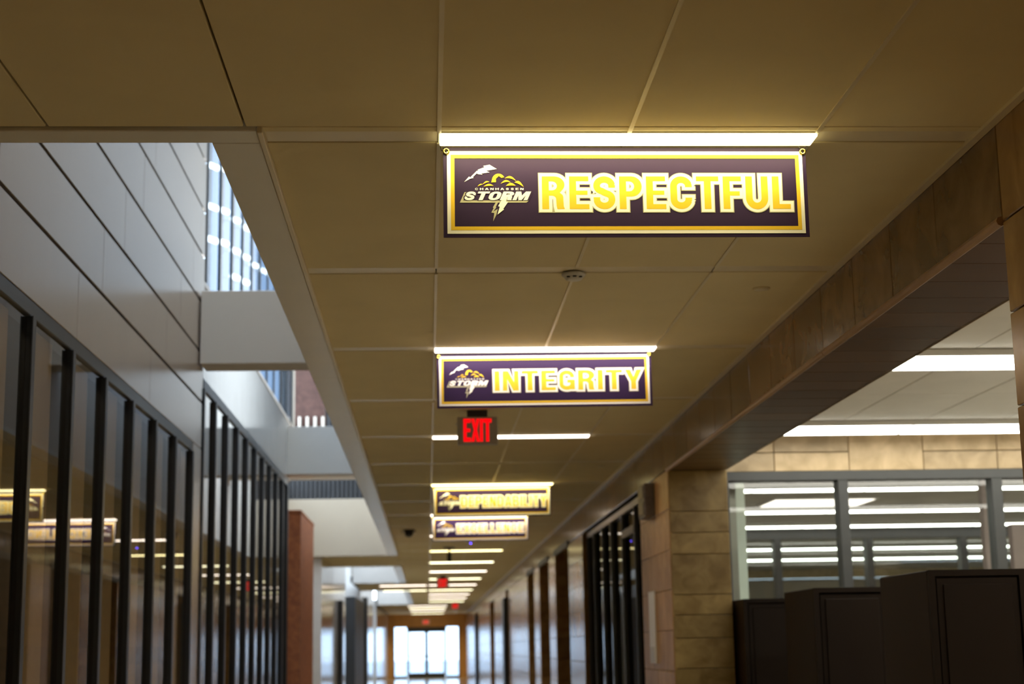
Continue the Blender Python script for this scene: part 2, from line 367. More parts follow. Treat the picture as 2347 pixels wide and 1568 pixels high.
# far jamb and pier between the opening and the storefront
zj2 = [BZ, zc(.98), zc(.82), zc(.66), zc(.36), zc(.21), zc(.04), zc(-.18), zc(-.48), zc(-.8), zc(-1.1), 0]
for a, b in zip(zj2, zj2[1:]): stone(XR+.005, XI, YF, YF+.02, b+.002, a-.002, 'jamb_stone', 'stone_jamb')
B('pier_core', XR+.022, XI-.002, YF+.022, 13.55, 0, BZ+.02, M['mortar'], wr)
zj3 = [BZ+.008, zc(1.0), zc(.695), zc(.40), zc(.10), zc(-.2), zc(-.5), zc(-.8), zc(-1.1), 0]
for i, (a, b) in enumerate(zip(zj3, zj3[1:])):
    ys_ = [YF+.0, 12.75, 13.55] if i % 2 else [YF+.0, 13.0, 13.55]
    for c, d in zip(ys_, ys_[1:]): stone(XR, XR+.02, c+.002, d-.002, b+.002, a-.002, 'stone_panel', 'stone_pier_matte')
# dark storefront
ysr = [13.58, 14.35, 15.3, 16.25, 17.05, 17.95, 18.65]
sf = struct(empty('window_4', (XR, 13.55, 0)))
for y in ysr: B('mullion', XR+.05, XR+.085, y-.025, y+.025, 0, BZ-.06, M['frame_grey'], sf, ch=.003)
B('head_rail', XR+.05, XR+.11, 13.55, 18.7, BZ-.06, BZ, M['frame_face'], sf); B('door_transom', XR+.045, XR+.11, 14.38, 15.27, zc(1.0), zc(1.07), M['frame_grey'], sf)
for a, b in zip(ysr, ysr[1:]): B('glass_pane', XR+.09, XR+.094, a+.03, b-.03, 0, BZ-.06, M['dark_glass'], sf)
B('storefront_sill', XR+.05, XR+.11, 13.55, 18.7, 0, .08, M['frame'], sf)
B('dark_room_wall', 2.33, 2.38, 13.3, 19.0, 0, H, M['black'], sf); B('dark_room_side', XI, 2.33, 13.3, 13.4, 0, H, M['black'], sf)
B('dark_room_ceiling', XR+.12, 2.33, 13.4, 18.65, BZ+.1, BZ+.2, M['black'], sf)
# piers, niches and walls on to the far end
for a, b in ((18.7, 20.6), (22.8, 24.0), (26.1, 27.4), (29.2, 36.1), (37.5, 44.0), (47.1, 57.8), (61.0, YE)):
    n = 11
    B('pier_core', XR+.022, 2.75, a+.021, b, 0, BZ+.02, M['mortar'], wr)
    for i in range(10):
        stone(XR, XR+.02, a, b, max(0, BZ-.295*(i+1))+.002, BZ-.295*i-.002, 'stone_panel', 'stone_pier')
        stone(XR+.02, 2.75, a, a+.02, max(0, BZ-.295*(i+1))+.002, BZ-.295*i-.002, 'jamb_stone')
B('beam_face_far', XR, XR+.02, 20.6, YE, BZ+.01, H+.02, M['stone'], wr)
B('beam_soffit_far', XR+.02, 2.75, 18.7, YE, BZ, BZ+.02, M['stone'], wr)
for a, b in ((20.6, 22.8), (24.0, 26.1), (27.4, 29.2)): B('header_trim', XR-.015, XR+.02, a, b, BZ-.03, BZ+.05, M['frame_grey'], wr)
B('niche_back', 2.75, 2.85, 18.7, YE, 0, H, M['stone'], wr)
B('black_post', XR-.1, XR, 36.5, 37.2, 0, zc(1.1), M['frame'], wr); B('black_post', XR-.1, XR, 58.6, 59.6, 0, zc(1.15), M['frame'], wr)

# ------------------------------------------------------------------ side room (lockers) and the rooms beyond
sr = struct(empty('wall_side_room', (0, 0, 0)))
YW = 12.4
B('room_back_wall', 9.0, 9.1, 3.0, YW, 0, H, M['stone_pale'], sr); B('room_near_wall', XI, 9.1, 2.9, 3.0, 0, H, M['stone_pale'], sr)
# stone band over the interior windows
zb = [H-.004, zc(1.50), zc(1.325)]
fx = [XI-.0, 2.33, 3.23, 4.5, 5.7, 7.0, 9.0]
B('band_backing', XI, 9.0, YW+.03, YW+.15, zc(1.32), H, M['mortar'], sr)
xs = [XI, 2.75, 3.35, 3.95, 4.55, 5.15, 5.75, 6.35, 6.95, 7.55, 8.2, 9.0]
for i, (a, b) in enumerate(zip(xs, xs[1:])):
    if i % 3 == 2: B('stone_panel', a+.003, b-.003, YW, YW+.028, zc(1.327), H-.004, M['stone_pale'], sr, ch=.003)
    else:
        zm = zc(1.475)
        B('stone_panel', a+.003, b-.003, YW, YW+.028, zm+.003, H-.004, M['stone_pale'], sr, ch=.003)
        B('stone_panel', a+.003, b-.003, YW, YW+.028, zc(1.327), zm-.003, M['stone_pale'], sr, ch=.003)
w5 = struct(empty('window_5', (XI, YW, 0)))
B('head_rail', XI+.01, 9.0, YW-.02, YW+.13, zc(1.25), zc(1.325), M['frame_grey'], w5, ch=.004)
B('sill_rail', XI+.01, 9.0, YW-.02, YW+.13, 0, .9, M['frame_grey'], w5, ch=.004)
mx = [(2.30, 2.375), (3.245, 3.325), (4.48, 4.565), (5.7, 5.78), (7.0, 7.08)]
for a, b in mx: B('mullion', a, b, YW-.02, YW+.13, .9, zc(1.25), M['frame_grey'], w5, ch=.004)
for (a, b), (c, d) in zip(mx, mx[1:]): B('glass_pane', b, c, YW+.05, YW+.054, .9, zc(1.25), M['clear'], w5)
c2 = struct(empty('ceiling_side_room', (0, 0, H)))
B('ceiling_slab', XI-.02, 9.1, 2.9, YW+.0, H+.022, H+.16, M['mortar'], c2)
ARY = [(2.9, 3.32), (5.8, 6.22), (8.70, 9.11), (11.6, 12.02)]
xs2 = [XI] + [2.51+.6065*i for i in range(0, 11)] + [9.0]
for (a0, a1), (b0, b1) in zip(ARY, ARY[1:]):
    mid = (a1+b0)/2
    for y0, y1 in ((a1, mid), (mid, b0)):
        for x0, x1 in zip(xs2, xs2[1:]):
            B('ceiling_panel', x0+.005, x1-.005, y0+.004, y1-.004, H, H+.02, M['tile_white'], c2, ch=.003)
for a, b in ARY: B('lamp_pad', XI, 9.0, a, b, H+.001, H+.02, M['tile_white'], c2)
B('edge_panel', XI, 9.0, 12.03, YW, H, H+.02, M['tile_white'], c2)
# room two and room three
B('room_ceiling', XI, 14, YW+.2, 37.2, H+.03, H+.16, M['dim'], sr)
B('room_side', 2.39, 2.46, YW+.16, 19.0, 0, H, M['dim'], sr); B('room_side', 2.86, 2.98, 19.0, 37.2, 0, H, M['dim'], sr)
B('room_outer_wall', 14, 14.1, YW, 37.2, 0, H, M['stone_pale'], sr)
B('partition_return', 9.0, 14.0, YW, YW+.15, 0, H, M['stone_pale'], sr)
B('pale_pilaster', 2.56, 2.68, 13.3, 13.4, 0, H, M['pale_green'], sr); B('pink_panel', 4.97, 5.05, 14.0, 14.1, 0, H, M['pink'], sr)
B('pink_panel', 5.22, 6.4, 14.0, 14.1, 0, zc(1.0), M['pink'], sr)
w6 = struct(empty('window_6', (2.98, 23.0, 0)))
B('head_rail', 2.43, 14, 22.9, 23.1, zc(1.46), H+.03, M['frame'], w6); B('sill_rail', 2.43, 14, 22.9, 23.1, 0, .9, M['frame_grey'], w6)
m6 = [3.7, 5.02, 6.37, 7.76, 9.1, 10.4, 11.7, 13.0]
for x in m6: B('mullion', x, x+.10, 22.9, 23.1, .9, zc(1.46), M['frame'], w6, ch=.004)
for a, b in zip(m6, m6[1:]): B('glass_pane', a+.10, b, 23.0, 23.004, .9, zc(1.46), M['clear'], w6)
B('far_stone_band', 2.43, 14, 37.0, 37.2, zc(1.45), H+.03, M['stone_pale'], sr); B('far_lower_wall', 2.43, 14, 37.0, 37.2, 0, zc(1.44), M['dim'], sr)

# ------------------------------------------------------------------ end wall with doors
we = struct(empty('wall_end', (0, YE, 0)))
B('end_wall_top', -2.6, 2.85, YE, YE+.2, zc(1.0), H+.3, M['wood'], we); B('end_wall_side', -2.6, -1.62, YE, YE+.2, 0, zc(1.0), M['wood'], we); B('end_wall_side', 1.5, 2.85, YE, YE+.2, 0, zc(1.0), M['wood'], we)
B('door_header', -.96, .84, YE, YE+.2, zc(.86), zc(1.0), M['frame'], we)
for i, (a, b) in enumerate(((-.95, -.06), (-.06, .83))):
    d = struct(empty('door_%d' % (i+1), (a, YE, 0)))
    z1 = zc(.86)
    B('stile', a, a+.08, YE+.05, YE+.11, .0, z1, M['frame'], d); B('stile', b-.08, b, YE+.05, YE+.11, .0, z1, M['frame'], d)
    B('top_rail', a+.08, b-.08, YE+.05, YE+.11, z1-.1, z1, M['frame'], d); B('bottom_rail', a+.08, b-.08, YE+.05, YE+.11, 0, .26, M['frame'], d)
    B('push_bar', a+.08, b-.08, YE+.0, YE+.05, 1.0, 1.05, M['frame_face'], d)
    B('glass_pane', a+.08, b-.08, YE+.078, YE+.082, .26, z1-.1, M['door_glass'], d)
for i, (a, b) in enumerate(((-1.62, -.96), (.84, 1.5))):
    w = struct(empty('window_%d' % (i+7), (a, YE, 0)))
    B('stile', a, a+.05, YE+.04, YE+.12, 0, zc(1.0), M['frame_face'], w); B('stile', b-.05, b, YE+.04, YE+.12, 0, zc(1.0), M['frame_face'], w)
    B('sill_rail', a+.05, b-.05, YE+.04, YE+.12, 0, .12, M['frame_face'], w); B('glass_pane', a+.05, b-.05, YE+.078, YE+.082, .12, zc(1.0), M['door_glass'], w)
struct(B('wall_back', XL-.1, XI, YB-.2, YB, 0, H+.15, M['white']))

# ------------------------------------------------------------------ corridor lamps
def untag(r, parent):          # a lamp the frame does not show: only a part of its ceiling
    for k in ('label', 'category', 'group'):
        if k in r: del r[k]
    r.location = r.location - wloc(parent); r.parent = parent
def lamp(x0, x1, y, m, label, power=1.0):
    r = empty('ceiling_light', ((x0+x1)/2, y, H)); w = x1-x0
    tag(r, label, 'ceiling light', 'linear lights along the corridor ceiling')
    if y < Y0-.5: untag(r, ce)
    B('housing', x0+.002, x1-.002, y-SL/2+.002, y+SL/2-.002, H-.003, H+.02, M['housing'], r)
    B('lens', x0+.006, x1-.006, y-SL/2+.004, y+SL/2-.004, H-.014, H-.0035, m, r, ch=.003)
    ld = bpy.data.lights.new('tube', 'AREA'); ld.shape = 'RECTANGLE'; ld.size = x1-x0-.03; ld.size_y = SL-.02; ld.energy = DOWN*power*w/1.23; ld.spread = math.radians(125)
    ld.color = m.node_tree.nodes['Emission'].inputs[0].default_value[:3]
    lo = bpy.data.objects.new('tube', ld); COL.objects.link(lo); lo.parent = r; lo.location = (0, 0, -.017)
    return r
tint = {-4: LY, -2: LW, 0: LY, 2: LW, 4: LW, 6: LY, 8: LW, 10: LW, 12: LY, 14: LG, 16: LW, 18: LG, 20: LW, 22: LG, 24: LW, 26: LW, 28: LG}
lab = {-4: 'linear ceiling light second behind the camera position, over the near hall', -2: 'linear ceiling light just behind the camera position, over the near hall',
 0: 'long glowing ceiling light directly over the RESPECTFUL banner', 2: 'long glowing ceiling light directly over the INTEGRITY banner',
 4: 'white linear ceiling light behind the nearest red EXIT sign', 6: 'yellowish linear ceiling light over the DEPENDABILITY banner',
 8: 'linear ceiling light hidden over the EXCELLENCE banner', 10: 'linear ceiling light hidden behind the EXCELLENCE banner, one row further on',
 12: 'yellow blurred ceiling light crossed by the dark ceiling bracket', 14: 'greenish white blurred ceiling light next beyond the dark ceiling bracket',
 16: 'pinkish white blurred ceiling light just above the second red EXIT sign', 18: 'yellow blurred ceiling light cut in two by the second red EXIT sign',
 20: 'white blurred ceiling light just below the second EXIT sign, right of a longer one', 22: 'dim ceiling light second below the second EXIT sign',
 24: 'dim ceiling light third below the second EXIT sign', 26: 'dim ceiling light fourth below the second EXIT sign', 28: 'faint ceiling light fifth below the second EXIT sign'}
for k in sorted(tint): lamp(G0-.004, G0+2*GP+.008, Y0+P*k, tint[k], lab[k])
lamp(-1.24, -.02, Y0+P*20, LW, 'white blurred ceiling light reaching left over the soffit, upper of the two')
lamp(-1.24, -.02, Y0+P*22, LG, 'greenish blurred ceiling light reaching left over the soffit, lower of the two')
for n, k in enumerate((31, 33, 35, 38.25)):
    lamp(-.75, .75, Y0+P*k+.3, LG if n % 2 else LW, 'far faint ceiling light near the end doors, %s from the wood wall' % ('fourth', 'third', 'second', 'nearest')[n], 6 if n == 3 else 1.5)

# lamps of the side rooms
def row_lamp(name, segs, y0, y1, z, h, m, label, group):
    r = empty(name, (segs[0][0], y0, z)); tag(r, label, 'ceiling light', group)
    if 'out of the frame' in label or 'hidden over' in label: untag(r, c2)
    B('housing', segs[0][0], segs[-1][1], y0, y1, z-h+.008, z-.001, M['housing'], r, ch=.004)
    for a, b in segs: B('lens', a+.012, b-.012, y0+.008, y1-.008, z-h-.006, z-h+.0075, m, r, ch=.003)
    return r
for i, (y0, y1) in enumerate(ARY[1:]):
    row_lamp('room_light', [(2.40+1.24*k, 2.40+1.24*(k+1)) for k in range(5)], y0, y1, H, .05, LR,
      ('surface ceiling light in the locker room nearest the camera, out of the frame', 'broad white ceiling light over the middle lockers, seen under the stone beam', 'broad white ceiling light just in front of the stone band over the windows')[i], 'ceiling lights over the lockers')
row_lamp('room_light', [(2.5+1.24*k, 2.5+1.24*(k+1)) for k in range(6)], 12.62, 12.84, H+.03, .05, LR, 'unseen tube lights added to brighten the pale pilaster, hidden over the window head', 'rows of tube lights in the room behind the windows')  # row added out of sight to light the pilaster's near face
for i, (y, nm) in enumerate(((16.8, 'top'), (19.7, 'second'), (22.3, 'third'))):
    s = .3*i
    row_lamp('room_light', [(2.5, 3.5+s)]+[(3.5+s+1.24*k, 3.5+s+1.24*(k+1)) for k in range(6)] if i == 0 else [(3.0, 3.5+s)]+[(3.5+s+1.24*k, 3.5+s+1.24*(k+1)) for k in range(6)], y, y+.22, H+.03, .05, LR, 'row of white tube lights seen through the interior windows, %s of three rows' % nm, 'rows of tube lights in the room behind the windows')
for i, y in enumerate((27.6, 31.2)):
    row_lamp('room_light', [(3.4+1.3*k+.4*i, 3.4+1.3*(k+1)+.4*i) for k in range(7)], y, y+.3, H+.03, .06, LR, ('upper', 'lower')[i]+' row of tube lights in the farthest room, beyond the second partition', 'rows of tube lights in the farthest room')
r = empty('recessed_light', (4.62, 18.7, H+.03)); tag(r, 'pinkish white slanted light panel between the two upper rows of tubes', 'ceiling light')
B('frame', 4.0, 5.25, 18.2, 19.15, H+.0, H+.029, M['housing'], r, ch=.004); B('lens', 4.04, 5.21, 18.24, 19.11, H-.006, H-.0005, LT, r)

# ------------------------------------------------------------------ glyphs (heavy condensed capitals, unit cap height)
def arc(cx, cy, rx, ry, a0, a1, n=8):
    return [(cx+rx*math.cos(math.radians(a0+(a1-a0)*i/n)), cy+ry*math.sin(math.radians(a0+(a1-a0)*i/n))) for i in range(n+1)]
def stroke(pts, w): return ('stroke', pts, w)
def area(p): return sum(p[i][0]*p[(i+1) % len(p)][1]-p[(i+1) % len(p)][0]*p[i][1] for i in range(len(p)))/2
def cw(p): return p if area(p) < 0 else p[::-1]
BH = lambda y0, y1, x0=.2, x1=.30, r=.14: cw([(x0, y0), (x1, y0)] + arc(x1, (y0+y1)/2, r, (y1-y0)/2, -90, 90)[1:-1] + [(x1, y1), (x0, y1)])
s, tb = .2, .148
GL = {}
GL['E'] = (.58, [([(0, 0), (.58, 0), (.58, tb), (s, tb), (s, .435), (.53, .435), (.53, .56), (s, .56), (s, 1-tb), (.565, 1-tb), (.565, 1), (0, 1)], [])])
GL['F'] = (.54, [([(0, 0), (s, 0), (s, .41), (.49, .41), (.49, .54), (s, .54), (s, 1-tb), (.54, 1-tb), (.54, 1), (0, 1)], [])])
GL['L'] = (.53, [([(0, 0), (.53, 0), (.53, tb), (s, tb), (s, 1), (0, 1)], [])])
GL['T'] = (.66, [([(.23, 0), (.43, 0), (.43, 1-tb), (.66, 1-tb), (.66, 1), (0, 1), (0, 1-tb), (.23, 1-tb)], [])])
GL['I'] = (.2, [([(0, 0), (s, 0), (s, 1), (0, 1)], [])])
GL['P'] = (.66, [([(0, 0), (s, 0), (s, .38), (.34, .38)] + arc(.36, .69, .30, .31, -90, 90, 12) + [(0, 1)], [BH(.54, .845)])])
GL['R'] = (.67, [([(0, 0), (s, 0), (s, .41), (.29, .41)] + arc(.29, .30, .12, .11, 90, 10, 4) + [(.42, .1), (.44, 0), (.66, 0), (.63, .08), (.62, .34)] + arc(.48, .36, .14, .13, 0, 60, 3) + [(.52, .50)] + arc(.36, .745, .30, .255, -40, 90, 10) + [(0, 1)], [BH(.57, .845)])])
GL['D'] = (.68, [([(0, 0), (.32, 0)] + arc(.34, .34, .33, .34, -90, 0, 6) + arc(.34, .66, .33, .34, 0, 90, 6) + [(0, 1)], [cw([(s, tb), (.30, tb)] + arc(.31, .33, .16, .175, -90, 0, 5) + arc(.31, .67, .16, .175, 0, 90, 5) + [(s, 1-tb)])])])
GL['B'] = (.67, [([(0, 0), (.36, 0)] + arc(.36, .27, .31, .27, -90, 62, 9) + arc(.35, .76, .29, .24, -50, 90, 9) + [(0, 1)], [BH(tb, .43, .2, .33), BH(.58, .845, .2, .32, .12)])])
GL['A'] = (.70, [([(0, 0), (.2, 0), (.235, .2), (.465, .2), (.5, 0), (.70, 0), (.47, 1), (.23, 1)], [cw([(.265, .35), (.435, .35), (.35, .78)])])])
GL['N'] = (.64, [([(0, 0), (.18, 0), (.18, .58), (.42, 0), (.64, 0), (.64, 1), (.46, 1), (.46, .42), (.22, 1), (0, 1)], [])])
GL['H'] = (.66, [([(0, 0), (.2, 0), (.2, .41), (.46, .41), (.46, 0), (.66, 0), (.66, 1), (.46, 1), (.46, .57), (.2, .57), (.2, 1), (0, 1)], [])])
GL['Y'] = (.66, [([(.23, 0), (.43, 0), (.43, .40), (.67, 1), (.455, 1), (.33, .62), (.205, 1), (-.01, 1), (.23, .40)], [])])
GL['X'] = (.66, [([(0, 0), (.20, 0), (.33, .33), (.46, 0), (.66, 0), (.44, .51), (.65, 1), (.45, 1), (.335, .70), (.22, 1), (.01, 1), (.23, .51)], [])])
GL['U'] = (.66, [(stroke([(.1, 1), (.1, .36)] + arc(.33, .33, .23, .24, 180, 360, 16) + [(.56, .36), (.56, 1)], .2), [])])
cc = arc(.32, .70, .22, .20, 0, 180, 14) + [(.10, .6), (.10, .4)] + arc(.32, .30, .22, .20, 180, 360, 14)
GL['C'] = (.64, [(stroke([(.54, .67), (.54, .70)] + cc + [(.54, .30), (.54, .345)], .2), [])])
GL['G'] = (.65, [(stroke([(.54, .64), (.54, .67)] + cc + [(.54, .36)], .2), []), ([(.33, .37), (.64, .37), (.64, .02), (.53, .02), (.44, .2), (.44, .52), (.33, .52)], [])])
GL['G'][1][1] = ([(.34, .37), (.46, .37), (.46, .03), (.64, .03), (.64, .52), (.34, .52)], [])
GL['S'] = (.63, [(stroke([(.535, .655), (.535, .70)] + arc(.315, .72, .22, .185, 5, 180, 12) + arc(.30, .70, .205, .16, 190, 255, 4) + [(.315, .505)] + arc(.33, .32, .205, .16, 75, 0, 4) + arc(.315, .285, .22, .19, -5, -180, 12) + [(.095, .31), (.095, .36)], .195), [])])
GL['O'] = (.66, [(arc(.33, .33, .33, .33, 180, 360, 8)+arc(.33, .67, .33, .33, 0, 180, 8), [cw(arc(.33, .33, .13, .175, 180, 360, 6)+arc(.33, .67, .13, .175, 0, 180, 6))])])
GL['M'] = (.86, [([(0, 0), (.19, 0), (.19, .6), (.35, 0), (.51, 0), (.67, .6), (.67, 0), (.86, 0), (.86, 1), (.59, 1), (.43, .45), (.27, 1), (0, 1)], [])])
def offset(poly, d):
    n = len(poly); out = []
    P_ = [Vector(p) for i, p in enumerate(poly) if (Vector(p)-Vector(poly[i-1])).length > 1e-5]; n = len(P_)
    for i in range(n):
        a, b, c = P_[i-1], P_[i], P_[(i+1) % n]
        e1 = (b-a).normalized(); e2 = (c-b).normalized(); n1 = Vector((e1.y, -e1.x)); n2 = Vector((e2.y, -e2.x))
        k = 1+n1.dot(n2)
        m = (n1+n2)/max(k, .45)
        out.append(tuple(b+m*d))
    return out
def text_polys(word, width, height, d=0.0, gapw=.13, shear=0.0):
    """[(outer, holes)] in metres, fitted to width x height, each outline grown by d"""
    tot = sum(GL[c][0] for c in word)+gapw*(len(word)-1); sx = width/tot; x = 0; out = []
    for c in word:
        w, parts = GL[c]
        for o, hs in parts:
            if o[0] == 'stroke':
                c = [Vector(((x+p[0])*sx, p[1]*height)) for p in o[1]]; hw = o[2]*height/2+d
                c[0] += (c[0]-c[1]).normalized()*d; c[-1] += (c[-1]-c[-2]).normalized()*d
                st = []
                for i in range(len(c)):
                    t_ = (c[min(i+1, len(c)-1)]-c[max(i-1, 0)]).normalized(); nn = Vector((-t_.y, t_.x))*hw
                    st.append((c[i]+nn, c[i]-nn))
                for q in st:
                    for v in q: v.x += v.y*shear
                out.append(('strip', st)); continue
            f = lambda p: ((x+p[0])*sx+p[1]*height*shear, p[1]*height)
            oo = offset([f(p) for p in o], d); hh = []
            for h in hs:
                h0 = [f(p) for p in h]; h1 = offset(h0, d)
                w0 = max(p[0] for p in h0)-min(p[0] for p in h0); t0 = max(p[1] for p in h0)-min(p[1] for p in h0)
                if min(w0, t0) > 2*d+.0015 and area(h1) < 0: hh.append(h1)
            out.append((oo, hh))
        x += w+gapw
    return out
def fill(bm, polys, ox, oz, y):
    """one flat sheet in the XZ plane at depth y: the union of all outlines, so nothing overlaps"""
    V, F = [], []
    def add(pts):
        pts = [Vector((p[0], p[1])) for p in pts]
        if area(pts) < 0: pts.reverse()
        if area(pts) < 1e-9: return
        F.append(list(range(len(V), len(V)+len(pts)))); V.extend(pts)
    for o, hs in polys:
        if o == 'strip':
            c = [(q[0]+q[1])/2 for q in hs]; rad = (hs[0][0]-hs[0][1]).length/2
            for i in range(len(c)-1):
                d = (c[i+1]-c[i]).normalized(); n = Vector((-d.y, d.x))*rad
                add([c[i]+n, c[i]-n, c[i+1]-n, c[i+1]+n])
            for p in c:
                if min((p-c[0]).length, (p-c[-1]).length) > rad*1.02:
                    add([(p.x+rad*math.cos(k*math.pi/12), p.y+rad*math.sin(k*math.pi/12)) for k in range(24)])
            continue
        allp = list(o)
        for h in hs: allp += h
        for tri in tessellate_polygon([[Vector((p[0], p[1], 0)) for p in o]]+[[Vector((p[0], p[1], 0)) for p in h] for h in hs]):
            add([allp[j] for j in tri])
    k = 100.0                      # work in centimetres for the tolerance
    ov, oe, of, _a, _b, src = delaunay_2d_cdt([v*k for v in V], [], F, 0, 1e-4)
    of = [f for f, q in zip(of, src) if q]
    vs = [bm.verts.new((ox+p.x/k, y, oz+p.y/k)) for p in ov]
    for f in of:
        try: bm.faces.new([vs[j] for j in f])
        except ValueError: pass
def flat(name, polys, ox, oz, y, m, parent):
    bm = bmesh.new(); fill(bm, polys, ox, oz, y)
    me = bpy.data.meshes.new(name); bm.normal_update()
    for f in bm.faces:
        if f.normal.y > 0: f.normal_flip()
    bm.to_mesh(me); bm.free(); return put(name, me, m, parent)
def ring(w, h, i0, i1):
    def rect(i): return [(-w/2+i, -h/2+i), (w/2-i, -h/2+i), (w/2-i, h/2-i), (-w/2+i, h/2-i)]
    return [(rect(i0), [cw(rect(i1))])]

# ------------------------------------------------------------------ hanging banners
BW, BH_ = 1.192, .302
def banner(word, yl, wx0, wx1, label, tilt=0.0):
    y = yl+.0535; top = H-.019; zc_ = top-BH_/2; xc = .061+BW/2
    r = empty('hanging_sign', (xc, y, zc_)); tag(r, label, 'sign', 'banners hung under the corridor lights'); r.rotation_euler = (0, tilt, 0)
    put('panel', boxme(BW, .003, BH_, .0006, M['purple']), None, r)
    flat('white_border', ring(BW, BH_, .0125, .0245), 0, 0, -.0022, M['vwhite'], r)
    flat('gold_border', ring(BW, BH_, .0243, .0365), 0, 0, -.0024, M['gold'], r)
    # the word: grey edge, white edge, gold face
    X0 = -BW/2+wx0; ww = wx1-wx0; hh = .110; Z0 = -.0565
    for nm, d, yy, m in (('lettering_edge', .0124, -.0021, 'grey_print'), ('lettering_outline', .0099, -.0023, 'vwhite'), ('lettering_face', 0.0, -.0025, 'gold')):
        flat(nm, text_polys(word, ww, hh, d), X0, Z0, yy, M[m], r)
    # emblem: lightning bolt, gold cloud puffs, slanted wordmark with a bolt below it
    em = put('emblem', boxme(.0002, .0002, .0002, 0, M['purple']), None, r, (0, -.0017, 0))
    k = .00147; cx = lambda px: (px-72)/4.89*k-BW/2; cz_ = lambda py: BH_/2-(py-300)/4.89*k*1.005
    pl = lambda pts: (lambda q: q if area(q) > 0 else q[::-1])([(cx(a), cz_(b)) for a, b in pts])
    bolt_top = [(298, 685), (350, 625), (364, 634), (385, 612), (436, 560), (452, 562), (446, 548), (520, 520), (504, 506), (574, 493), (650, 540), (536, 560), (572, 579), (480, 592), (497, 604), (455, 600), (432, 590), (392, 632), (400, 640), (362, 650)]
    bolt_low = [(700, 880), (775, 815), (745, 905), (770, 905), (715, 985), (725, 990), (652, 1048), (678, 960), (660, 955), (690, 900)]
    bolt_shadow = [(640, 905), (665, 905), (635, 960), (640, 968), (605, 1015), (655, 985), (640, 1050), (604, 1122), (618, 1030), (586, 1025), (612, 975), (603, 968)]
    flat('bolt', [(pl(bolt_top), []), (pl(bolt_low), [])], 0, 0, -.0009, M['vwhite'], em)
    flat('bolt_shadow', [(pl(bolt_shadow), []), (pl([(248, 915), (300, 800), (330, 795), (285, 890), (1000, 890), (965, 915)]), [])], 0, 0, -.0004, M['grey_print'], em)
    puffs = []
    for (ax, ay, bx_, by_, h, th) in ((440, 735, 500, 712, 16, 14), (495, 712, 570, 684, 22, 18), (505, 736, 615, 728, 26, 22), (690, 705, 800, 690, 34, 22), (735, 645, 860, 675, 40, 26), (745, 730, 855, 728, 34, 30), (840, 690, 940, 742, 40, 34)):
        n = 8; up_, lo = [], []
        for i in range(n+1):
            t_ = i/n; bl = math.sin(math.pi*t_); xx = ax+(bx_-ax)*t_; yy = ay+(by_-ay)*t_
            up_.append((xx, yy-h*bl)); lo.append((xx, yy-(h-th)*bl))
        puffs.append((pl(up_+lo[::-1][1:-1]), []))
    puffs.append((pl([(590, 690)]+[(668+72*math.cos(math.radians(a)), 672+80*math.sin(math.radians(a))) for a in range(190, 331, 14)]+[(700, 640), (672, 618), (640, 650), (640, 688)]), []))
    flat('cloud', puffs, 0, 0, -.0009, M['gold'], em)
    ty = cz_(775); flat('small_lettering', text_polys('CHANHASSEN', cx(938)-cx(412), cz_(752)-cz_(775), 0, .3), cx(412), ty, -.0009, M['vwhite'], em)
    hw = cz_(800)-cz_(888); 
    flat('wordmark_edge', text_polys('STORM', (cx(1000)-cx(290)), hw, .0032, .10, .45), cx(278), cz_(884), -.0006, M['purple'], em)
    flat('wordmark', text_polys('STORM', (cx(1000)-cx(290))*.97, hw, .0012, .10, .45), cx(285), cz_(884), -.0011, M['vwhite'], em)
    for sx in (-1, 1):
        gx, gz = sx*(BW/2-.0105), BH_/2-.0135
        g = put('grommet', GROM, M['brass'], r, (gx, -.004, gz), (math.pi/2, 0, 0))
        put('cord', tube([(gx, -.0045, gz), (gx-.010, -.006, gz+.012), (gx-.013*sx*1.2, -.003, gz+.023), (gx-.008, -.007, BH_/2+.0165)], .0016), M['cord'], r)
        put('cord', tube([(gx, .001, gz), (gx+.016*sx, .004, gz+.006), (gx+.019*sx, .004, gz+.018), (gx+.012*sx, .001, BH_/2+.0165)], .0016), M['cord'], r)
    return r
GROM = None
bm = bmesh.new()
ringv = []
for i in range(20):
    a = 2*math.pi*i/20
    ringv.append([bm.verts.new(((.0078+.0035*math.cos(b))*math.cos(a), (.0078+.0035*math.cos(b))*math.sin(a), .0030*math.sin(b))) for b in [k*math.pi/4 for k in range(8)]])
for i in range(20):
    for k in range(8): bm.faces.new((ringv[i][k], ringv[(i+1) % 20][k], ringv[(i+1) % 20][(k+1) % 8], ringv[i][(k+1) % 8]))
GROM = to_mesh(bm, 'grommet')
for p in GROM.polygons: p.use_smooth = True
banner('RESPECTFUL', Y0, .320, 1.134, 'nearest purple and gold banner, reading RESPECTFUL, under a bright ceiling light', .002)
banner('INTEGRITY', Y0+2*P, .318, 1.135, 'second purple and gold banner, reading INTEGRITY, above the EXIT sign', -.004)
banner('DEPENDABILITY', Y0+6*P, .285, 1.150, 'blurred purple banner with a long word, DEPENDABILITY, over the EXCELLENCE banner', -.004)
banner('EXCELLENCE', Y0+8*P, .310, 1.135, 'farthest blurred purple banner, reading EXCELLENCE, under the DEPENDABILITY banner', -.004)

